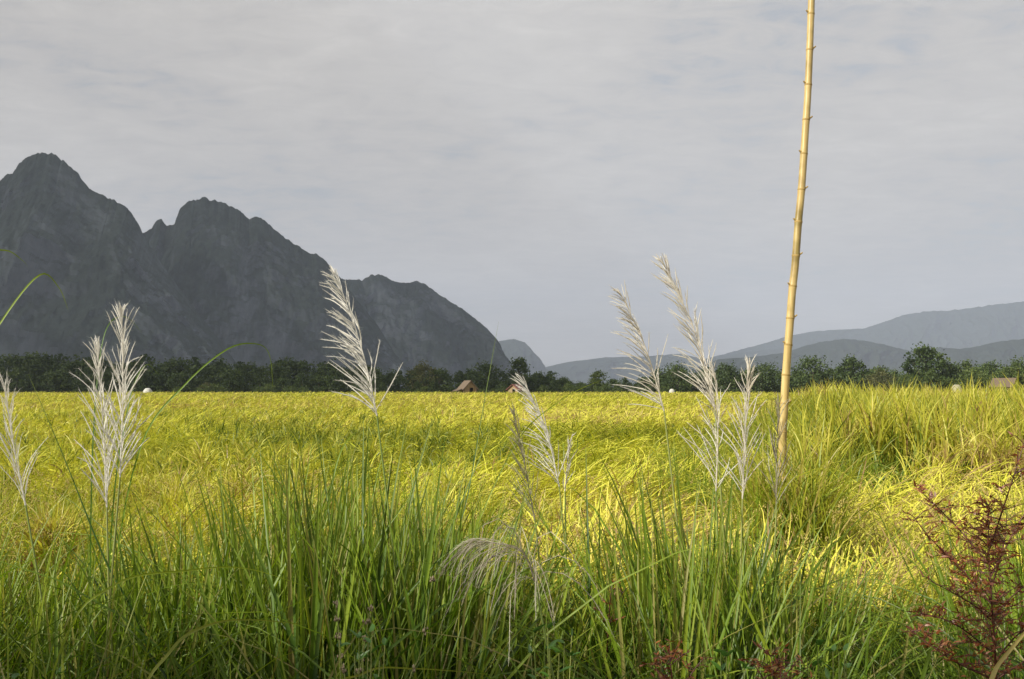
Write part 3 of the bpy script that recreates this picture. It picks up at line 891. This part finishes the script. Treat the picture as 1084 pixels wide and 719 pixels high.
# ------------------------------------------------------------------ trees
def tree_mesh(h, wd, seed, nclump=60, per=46, leaf=.36, base=.22, shape=1.0):
    g = np.random.default_rng(seed)
    tb = MB(); cb = MB()
    tr = bez([(0, 0, 0), (g.normal(0, .12), g.normal(0, .12), h * .3), (g.normal(0, .25), g.normal(0, .25), h * .72)], 9)
    tb.tube(tr, np.linspace(.035 * h * .55, .008 * h, 9), 7)
    cl = []
    for q in range(nclump):
        t = g.uniform(base, 1.0)
        prof = math.sin(math.pi * min(1, max(0.05, (t - base) / (1 - base))) ** shape) ** .6
        a = g.uniform(0, 6.28); rr = wd * .5 * prof * math.sqrt(g.uniform(.05, 1)) * g.uniform(.75, 1.15)
        cl.append((rr * math.cos(a), rr * math.sin(a), h * t * g.uniform(.94, 1.02)))
    for q in range(7):
        c = np.array(cl[q]); i = int(g.integers(3, 8))
        tb.tube(bez([tr[i], .5 * (tr[i] + c) + np.array((0, 0, .2)), c], 6), np.linspace(.011 * h, .003 * h, 6), 5)
    cl = np.array(cl)
    sz = g.uniform(.45, 1.15, nclump) * wd * .10
    c = np.repeat(cl, per, 0) + g.normal(0, 1, (nclump * per, 3)) * np.repeat(sz, per)[:, None] * np.array((1, 1, .8))
    c[:, 2] = np.maximum(c[:, 2], .12 * h)
    n = len(c)
    u = g.normal(0, 1, (n, 3)); u /= np.linalg.norm(u, axis=1)[:, None]
    w_ = np.cross(u, g.normal(0, 1, (n, 3))); w_ /= np.linalg.norm(w_, axis=1)[:, None]
    ls = leaf * g.uniform(.5, 1.2, n)[:, None]
    v = np.stack([c - u * ls * .6, c + w_ * ls * .35, c + u * ls * .6, c - w_ * ls * .35], 1).reshape(-1, 3)
    b_ = np.arange(n) * 4
    rn = np.clip(np.repeat(g.uniform(.1, .9, nclump), per) + g.normal(0, .15, n), 0, 1)
    cb.add(v, np.stack([b_, b_ + 1, b_ + 2, b_ + 3], 1), np.repeat(rn, 4))
    return tb, cb


def tree(label, px, topy, wpx, d, mk, seed, group, base=.15, shape=1.0, name='tree', per=46):
    h = EYE + (414 - topy) / FPX * d
    wd = wpx / FPX * d
    tb, cb = tree_mesh(h, wd, seed, base=base, shape=shape, per=per, leaf=.062 * h)
    x = (px - 542) / FPX * d
    root = empty(name, (x, d, 0), label, 'tree', group)
    tb.build('trunk', M['bark'], root)
    cb.build('crown', M[mk], root, smooth=False)
    root.rotation_euler.z = random.uniform(0, 6.28)
    return root


G = 'trees along the far edge of the field'
tree('olive green rounded tree behind the large plume, left of the brown hut', 449, 387, 34, 258, 'tree_olive', 5, G)
tree('dark tree standing taller than the wood at the foot of the mountain cliff', 551, 381, 26, 262, 'tree', 6, G, .2)
tree('dark spreading tree just behind the brown roofed hut', 515, 386, 40, 268, 'tree', 7, G)
tree('small palm like green tree at the low gap in the treeline', 632, 394, 20, 258, 'tree_light', 8, G, .3)
tree('dark round tree between the two creamy plumes', 716, 388, 46, 265, 'tree', 9, G)
tree('dark round tree behind the upright pale plume', 768, 388, 38, 265, 'tree', 10, G)
tree('dark tree close left of the bamboo pole', 806, 387, 40, 262, 'tree', 11, G)
tree('broad domed tree close right of the bamboo pole', 861, 381, 46, 262, 'tree', 12, G)
tree('pointed dark tree, second right of the bamboo pole', 901, 380, 34, 266, 'tree', 13, G, .12, .8)
tree('low olive tree between the pointed dark tree and the tallest one', 932, 394, 34, 258, 'tree_olive', 14, G)
tree('tallest dark green tree on the right with a leaning crown', 980, 367, 46, 260, 'tree', 15, G, .08, .8)
tree('dark low tree just right of the tallest tree', 1006, 388, 34, 262, 'tree', 16, G)
tree('bushy green tree behind the pale hay heap', 1022, 384, 34, 266, 'tree_light', 17, G)
tree('dark green tree behind the right hand hut roof', 1050, 386, 36, 268, 'tree', 18, G)
tree('bright green tree at the right edge of the picture', 1078, 383, 40, 258, 'tree_light', 19, G, .05)
tree('bright green bush like tree at the foot of the tallest tree', 958, 398, 24, 250, 'tree_light', 20, G, .02)
tree('bright green low bush tree right of the tallest tree', 1032, 396, 36, 250, 'tree_light', 21, G, .02)
tree('small light tree standing in front of the dark wood at left', 218, 405, 14, 250, 'tree_olive', 22, G, .05)

# wood that reads as one dark mass
var = [tree_mesh(1.0 * h_, w_, 100 + q, 44, 38, .75, .02, sh)[1] for q, (h_, w_, sh) in enumerate([(10, 9, 1), (9, 10, 1), (11, 8, .8), (8, 9, 1), (10, 11, .9)])]
mb = MB(); tb = MB()
def wood(p0, p1, n, top, d0, d1):
    for q in range(n):
        p_ = p0 + (p1 - p0) * (q + random.random()) / n
        d = random.uniform(d0, d1)
        ty = np.interp(p_, [t[0] for t in top], [t[1] for t in top]) + random.uniform(-4, 7)
        src = var[random.randrange(5)]
        v = src.v[0]; h = v[:, 2].max()
        k = (EYE + (414 - ty) / FPX * d) / h
        a = random.uniform(0, 6.28)
        x = v[:, 0] * math.cos(a) - v[:, 1] * math.sin(a); y = v[:, 0] * math.sin(a) + v[:, 1] * math.cos(a)
        x0 = (p_ - 542) / FPX * d
        mb.add(np.stack([x * k * 1.05 + x0, y * k + d, v[:, 2] * k], 1), src.f[0], src.r[0])
        tb.tube([(x0, d, 0), (x0 + .2, d, h * k * .5)], (.25, .12), 6)
TOPW = [(-400, 368), (0, 371), (60, 374), (130, 377), (200, 379), (250, 377), (300, 380), (350, 383), (420, 388), (470, 390), (540, 390), (575, 393), (600, 400), (640, 402), (690, 400), (760, 398), (850, 398), (1000, 396), (1500, 392)]
wood(-420, 560, 84, TOPW, 256, 300)
wood(-420, 560, 50, [(a, b + 14) for a, b in TOPW], 250, 256)
wood(560, 700, 34, TOPW, 256, 290)
wood(690, 1450, 110, [(a, b - 8) for a, b in TOPW], 264, 300)
wd_ = mb.build('treeline', M['tree'], smooth=False)
tag(wd_, 'dark continuous wood of low trees along the far edge of the field', 'woodland', kind='stuff')
tt = tb.build('tree_stems', M['bark'], wd_)
tt['kind'] = 'stuff'
mb = MB(); tb = MB()
wood(955, 1500, 60, [(900, 398), (985, 394), (1084, 389), (1500, 386)], 250, 262)
wl_ = mb.build('treeline', M['tree_light'], smooth=False)
tag(wl_, 'lighter green belt of low trees at the right end of the field', 'woodland', kind='stuff')
tt = tb.build('tree_stems', M['bark'], wl_)
tt['kind'] = 'stuff'
mb = MB()
for q in range(70):   # sunlit scrub along the foot of the wood
    p_ = random.choice([random.uniform(150, 330), random.uniform(600, 720), random.uniform(980, 1300), random.uniform(-300, 1300)])
    d = random.uniform(247, 250); src = var[random.randrange(5)]; v = src.v[0]
    k = random.uniform(.16, .30); x0 = (p_ - 542) / FPX * d
    mb.add(np.stack([v[:, 0] * k * 1.5 + x0, v[:, 1] * k + d, v[:, 2] * k], 1)[: 4 * 600], src.f[0][:600], src.r[0][: 4 * 600])
tag(mb.build('scrub', M['tree_light'], smooth=False), 'low green scrub along the foot of the far wood', 'scrub', kind='stuff')


# ------------------------------------------------------------------ huts and small far things
def hut(label, px, d, wid, ln, eave, ridge, rz, wallm, roofm, gablem, name='hut', lean_to=False):
    x = (px - 542) / FPX * d
    root = empty(name, (x, d, 0), label, 'hut', 'field huts at the far edge')
    root.rotation_euler.z = rz
    mb = MB()
    fl = .75
    for sx in (-1, 1):
        mb.box((sx * wid / 2, 0, (fl + eave) / 2), (.1, ln, eave - fl))
    mb.box((0, ln / 2 - .06, (fl + eave) / 2), (wid - .12, .1, eave - fl))
    mb.box((-wid * .27, -ln / 2 + .06, (fl + eave) / 2), (wid * .42, .1, eave - fl))
    mb.box((wid * .36, -ln / 2 + .06, (fl + eave) / 2), (wid * .24, .1, eave - fl))
    mb.build('wall', M[wallm], root, smooth=False)
    mb = MB(); mb.box((0, 0, fl - .06), (wid + .1, ln + .1, .12)); mb.build('floor_deck', M['darkwood'], root, smooth=False)
    for sy in (-1, 1):
        mb = MB()
        yv = sy * (ln / 2 - .05)
        v = [(-wid / 2, yv - .04, eave), (wid / 2, yv - .04, eave), (0, yv - .04, ridge - .05), (-wid / 2, yv + .04, eave), (wid / 2, yv + .04, eave), (0, yv + .04, ridge - .05)]
        mb.add(v, [(0, 1, 2, 2), (3, 5, 4, 4), (0, 3, 4, 1), (1, 4, 5, 2), (2, 5, 3, 0)]); mb.build('gable', M[gablem], root, smooth=False)
    mb = MB()
    ov = .45; oy = ln / 2 + .4; sl = (ridge - eave) / (wid / 2); hw = wid / 2 + ov; ez = eave - ov * sl
    for sx in (-1, 1):
        v = [(0, -oy, ridge), (0, oy, ridge), (sx * hw, oy, ez), (sx * hw, -oy, ez), (0, -oy, ridge + .14), (0, oy, ridge + .14), (sx * (hw + .03), oy, ez + .12), (sx * (hw + .03), -oy, ez + .12)]
        mb.add(v, [(0, 1, 2, 3), (4, 7, 6, 5), (3, 2, 6, 7), (0, 3, 7, 4), (1, 5, 6, 2)])
    mb.build('roof', M[roofm], root, smooth=False)
    for sx in (-1, 1):
        for sy in (-1, 1):
            mb = MB(); mb.tube([(sx * (wid / 2 + .09), sy * (ln / 2 + .02), 0), (sx * (wid / 2 + .09), sy * (ln / 2 + .02), eave - .1)], .08, 8); mb.build('post', M['darkwood'], root)
    if lean_to:
        mb = MB()
        mb.add([(-wid / 2 - 1.7, -ln * .4, eave - .75), (-wid / 2 - .25, -ln * .4, eave - .25), (-wid / 2 - .25, ln * .4, eave - .25), (-wid / 2 - 1.7, ln * .4, eave - .75),
                (-wid / 2 - 1.7, -ln * .4, eave - .65), (-wid / 2 - .25, -ln * .4, eave - .15), (-wid / 2 - .25, ln * .4, eave - .15), (-wid / 2 - 1.7, ln * .4, eave - .65)],
               [(0, 3, 2, 1), (4, 5, 6, 7), (0, 1, 5, 4), (2, 3, 7, 6), (0, 4, 7, 3), (1, 2, 6, 5)])
        mb.build('lean_to_roof', M['thatch'], root, smooth=False)
        for sy in (-1, 1):
            mb = MB(); mb.tube([(-wid / 2 - 1.6, sy * ln * .36, 0), (-wid / 2 - 1.6, sy * ln * .36, eave - .72)], .07, 8); mb.build('lean_to_post', M['darkwood'], root)
    return root


hut('brown thatched hut with a pale gable and lean to at the field edge', 495, 232, 3.0, 3.6, 2.0, 3.6, R(24), 'hutwall', 'thatch', 'hutwall', lean_to=True)
hut('small red roofed hut half hidden behind the small creamy plume', 546, 236, 2.6, 2.8, 1.75, 2.75, R(-30), 'hutgable', 'redtin', 'hutwall')
hut('low grey roofed hut among the bright trees at right', 1063, 240, 3.2, 5.0, 2.6, 4.3, R(38), 'darkwood', 'thatch', 'darkwood')

def heap(name, label, cat, px, d, w_, h_, mk):
    x = (px - 542) / FPX * d
    mb = MB()
    a = np.linspace(0, 2 * math.pi, 19)[:-1]; t = np.linspace(0, 1, 9)
    v = []
    for q in t:
        r_ = w_ / 2 * math.cos(q * math.pi / 2 * .97) ** .7
        for b_ in a:
            k = 1 + .12 * mnoise.noise(Vector((math.cos(b_) * 2, math.sin(b_) * 2, q * 3 + px)))
            v.append((x + r_ * k * math.cos(b_), d + r_ * k * math.sin(b_), h_ * math.sin(q * math.pi / 2) * (.95 + .05 * k)))
    f = [(i * 18 + j, i * 18 + (j + 1) % 18, i * 18 + 18 + (j + 1) % 18, i * 18 + 18 + j) for i in range(8) for j in range(18)]
    f.append((144, 145, 150, 156))
    mb.add(v, f)
    return tag(mb.build(name, M[mk], loc=(x, d, 0)), label, cat)
heap('white_tent', 'small white domed shelter at the field edge left of centre behind the left plumes', 'shelter', 157, 236, 2.3, 1.95, 'white')
heap('white_tent', 'tiny white domed shelter at the field edge between the two creamy plumes', 'shelter', 711, 236, 1.6, 1.75, 'white')
heap('hay_heap', 'pale grey hay heap at the field edge in front of the right trees', 'hay heap', 1012, 236, 2.8, 2.8, 'hay')

# ------------------------------------------------------------------ mountains
def mountain(name, label, sil, D, depth_front, depth_back, mk, nu=260, nv=70, amp=1.0, seed=0.0, rough=.012, foot_pow=1.0):
    """ridge whose crest follows the given skyline, D(px) = distance of the crest"""
    px = np.linspace(sil[0][0], sil[-1][0], nu)
    py = np.interp(px, [s[0] for s in sil], [s[1] for s in sil])
    v = np.zeros((nu, nv, 3))
    sv = np.linspace(-1, 1, nv)
    for i in range(nu):
        d = D(px[i])
        H = max(2.0, EYE + (414 - py[i]) / FPX * d)
        x = (px[i] - 542) / FPX * d
        jag = H * rough * mnoise.fractal(Vector((px[i] * .16, seed, 0)), .8, 2.0, 5)
        for j in range(nv):
            s = sv[j]
            if s < 0:
                t = -s
                dist = t * depth_front * (.35 * H + .35 * 420 * amp)
                z = H * (1 - t ** foot_pow) if foot_pow != 1 else H * (1 - (.55 * t + .45 * t * t))
                dy, dx = -dist, dist * .25
            else:
                dist = s * depth_back * H
                z = H * (1 - s)
                dy, dx = dist, -dist * .1
            q = Vector((x + dx, d + dy, 0))
            edge = min(1, abs(s) * 3.2) * (1 - max(0, abs(s) - .8) * 4.5)
            fl = mnoise.ridged_multi_fractal(Vector((q.x * .0045, q.y * .0045 + seed, z * .0013)), 1.0, 2.1, 5, 1.0, 2.0) - .9
            f2 = mnoise.fractal(Vector((q.x * .02, q.y * .02, z * .012 + seed)), .9, 2.1, 4)
            f3 = mnoise.noise(Vector((q.x * .07, q.y * .07, z * .05)))
            off = edge * amp * (fl * 60 + f2 * 10 + f3 * 1.5)
            v[i, j] = (q.x + off * .35, q.y - off, max(-2, z + jag * (1 - abs(s)) + edge * (f2 * 7 + f3 * 2.5) * amp))
    i, j = np.meshgrid(np.arange(nu - 1), np.arange(nv - 1), indexing='ij')
    a = (i * nv + j).ravel()
    mb = MB(); mb.add(v.reshape(-1, 3), np.stack([a, a + nv, a + nv + 1, a + 1], 1))
    o = mb.build(name, M[mk], smooth=False)
    return tag(o, label, 'mountain', kind='structure')


mountain('limestone_mountain', 'steep dark limestone peak at the left with a notch beside it',
         [(-420, 300), (-300, 262), (-200, 230), (-100, 215), (-50, 200), (-10, 192), (8, 180), (20, 165), (33, 158), (48, 158), (62, 166), (78, 180), (92, 198), (100, 204), (112, 208), (125, 214), (134, 220), (142, 232), (148, 246), (158, 262), (185, 300), (240, 370), (270, 412)],
         lambda p: 1750 - .15 * p, 1.0, .8, 'mountain', seed=1.3, nu=520, nv=110)
mountain('limestone_mountain', 'broad dark limestone massif with a rounded summit at middle left',
         [(60, 330), (110, 280), (140, 252), (150, 244), (158, 241), (163, 231), (168, 230), (173, 236), (182, 236), (187, 219), (196, 211), (212, 208), (232, 212), (252, 222), (262, 229), (272, 227), (284, 236), (300, 250), (318, 262), (328, 268), (333, 266), (345, 276), (358, 292), (372, 310), (400, 345), (440, 412)],
         lambda p: 1950 + .4 * p, .9, .8, 'mountain', seed=5.7, nu=480, nv=110)
mountain('limestone_mountain', 'lower dark limestone shoulder falling steeply to the valley mouth',
         [(240, 330), (320, 300), (355, 294), (372, 295), (382, 296), (392, 290), (404, 290), (414, 296), (426, 299), (440, 297), (452, 301), (464, 311), (475, 318), (490, 327), (504, 338), (516, 348), (524, 357), (529, 368), (533, 380), (538, 396), (545, 412)],
         lambda p: 2500 + .2 * p, .8, .7, 'mountain', seed=9.1, nu=400, nv=100)
mountain('far_mountain', 'pale blue rounded peak seen through haze at the valley mouth',
         [(470, 385), (510, 368), (530, 360), (543, 358), (555, 362), (566, 374), (575, 388), (590, 398), (620, 412)], lambda p: 6500, .9, .8, 'hill', nu=100, nv=40, seed=3, amp=1.5)
mountain('far_mountain', 'pale blue low range in the middle distance haze',
         [(520, 400), (570, 390), (600, 383), (640, 378), (680, 377), (720, 374), (745, 380), (790, 372), (830, 368), (900, 380), (960, 400), (1000, 410)], lambda p: 7200, 1.0, .8, 'hill', nu=140, nv=40, seed=4, amp=1.2)
mountain('far_mountain', 'long blue mountain range rising to the right edge',
         [(700, 400), (745, 380), (775, 372), (805, 364), (832, 356), (860, 350), (890, 348), (915, 347), (935, 340), (958, 332), (985, 328), (1005, 328), (1035, 324), (1055, 321), (1084, 318), (1180, 312), (1350, 318), (1500, 330)],
         lambda p: 7600, .9, .8, 'hill', nu=220, nv=44, seed=6, amp=1.6)
mountain('wooded_hill', 'darker blue wooded hill in front of the long range',
         [(740, 388), (760, 380), (800, 377), (830, 373), (850, 366), (870, 361), (895, 358), (915, 360), (935, 364), (955, 369), (975, 374), (1005, 382), (1060, 400), (1090, 410)], lambda p: 4300, .9, .8, 'hill', nu=160, nv=40, seed=8, amp=1.0)
mountain('wooded_hill', 'dark blue hill at the right edge behind the bright trees',
         [(930, 395), (975, 375), (995, 367), (1015, 369), (1035, 366), (1055, 361), (1084, 358), (1150, 352), (1250, 360), (1400, 385)], lambda p: 3900, .9, .8, 'hill', nu=160, nv=40, seed=10, amp=1.0)

# ------------------------------------------------------------------ cloud that shades the mountain and the left wood
ZC = 1260.0
o_ = ZC / math.tan(SUN_EL); ox, oy = -math.sin(SUN_AZ) * o_, -math.cos(SUN_AZ) * o_
quad = [(-3000 + ox, 252 + oy), (30 + ox, 252 + oy), (520 + ox, 3050 + oy), (-3000 + ox, 3100 + oy)]
nu_, nv_ = 80, 70
top_, bot_ = [], []
for i in range(nu_):
    for j in range(nv_):
        u, v_ = i / (nu_ - 1), j / (nv_ - 1)
        a_ = Vector(quad[0]).lerp(Vector(quad[1]), u); b_ = Vector(quad[3]).lerp(Vector(quad[2]), u)
        p_ = a_.lerp(b_, v_)
        e_ = min(1, min(u, 1 - u, v_, 1 - v_) * 9) ** .6
        w_ = mnoise.fractal(Vector((p_.x * .002, p_.y * .002, 3)), 1, 2, 4)
        x_ = p_.x + (60 + 420 * u ** 4) * w_ * min(1, v_ * 4); y_ = p_.y + 80 * w_ * min(1, v_ * 4)
        top_.append((x_, y_, ZC + e_ * (190 + 150 * w_)))
        bot_.append((x_, y_, ZC - .001 - e_ * (22 + 25 * abs(w_))))
i, j = np.meshgrid(np.arange(nu_ - 1), np.arange(nv_ - 1), indexing='ij')
a = (i * nv_ + j).ravel()
f = np.stack([a, a + nv_, a + nv_ + 1, a + 1], 1)
mb = MB(); mb.add(top_, f); mb.add(bot_, f[:, ::-1])
m, nt, out = mat('cloud')
b = nt.nodes.new('ShaderNodeBsdfDiffuse'); b.inputs[0].default_value = (.8, .8, .82, 1)
t_ = nt.nodes.new('ShaderNodeBsdfTranslucent'); t_.inputs[0].default_value = (.25, .26, .28, 1)
ad = nt.nodes.new('ShaderNodeMixShader'); ad.inputs[0].default_value = .3
nt.links.new(b.outputs[0], ad.inputs[1]); nt.links.new(t_.outputs[0], ad.inputs[2])
tr_ = nt.nodes.new('ShaderNodeBsdfTransparent')
a2 = nt.nodes.new('ShaderNodeMixShader'); a2.inputs[0].default_value = .45
nt.links.new(ad.outputs[0], a2.inputs[1]); nt.links.new(tr_.outputs[0], a2.inputs[2]); nt.links.new(a2.outputs[0], out.inputs[0])
tag(mb.build('cloud', m), 'grey cloud bank overhead that shades the limestone mountains', 'cloud', kind='structure')

# ------------------------------------------------------------------ haze
mb = MB()
mb.box((0, 4800, 539), (16000, 12000, 1082))
m, nt, out = mat('haze')
pv = nt.nodes.new('ShaderNodeVolumePrincipled')
pv.inputs['Density'].default_value = .00012
pv.inputs['Color'].default_value = (.69, .78, .97, 1)
pv.inputs['Anisotropy'].default_value = .2
nt.links.new(pv.outputs[0], out.inputs['Volume'])
tag(mb.build('haze', m, smooth=False), 'thin blue valley haze over the field and mountains', 'haze', kind='stuff')

# ------------------------------------------------------------------ render settings
S.render.engine = 'CYCLES'
cy = S.cycles
cy.use_denoising = True
cy.max_bounces = 7
cy.diffuse_bounces = 4
cy.glossy_bounces = 2
cy.transmission_bounces = 4
cy.transparent_max_bounces = 8
cy.volume_bounces = 1
cy.sample_clamp_indirect = 6
vs = S.view_settings
vs.view_transform = 'Standard'
vs.look = 'None'
vs.exposure = .62
vs.gamma = 1
vs.use_curve_mapping = False
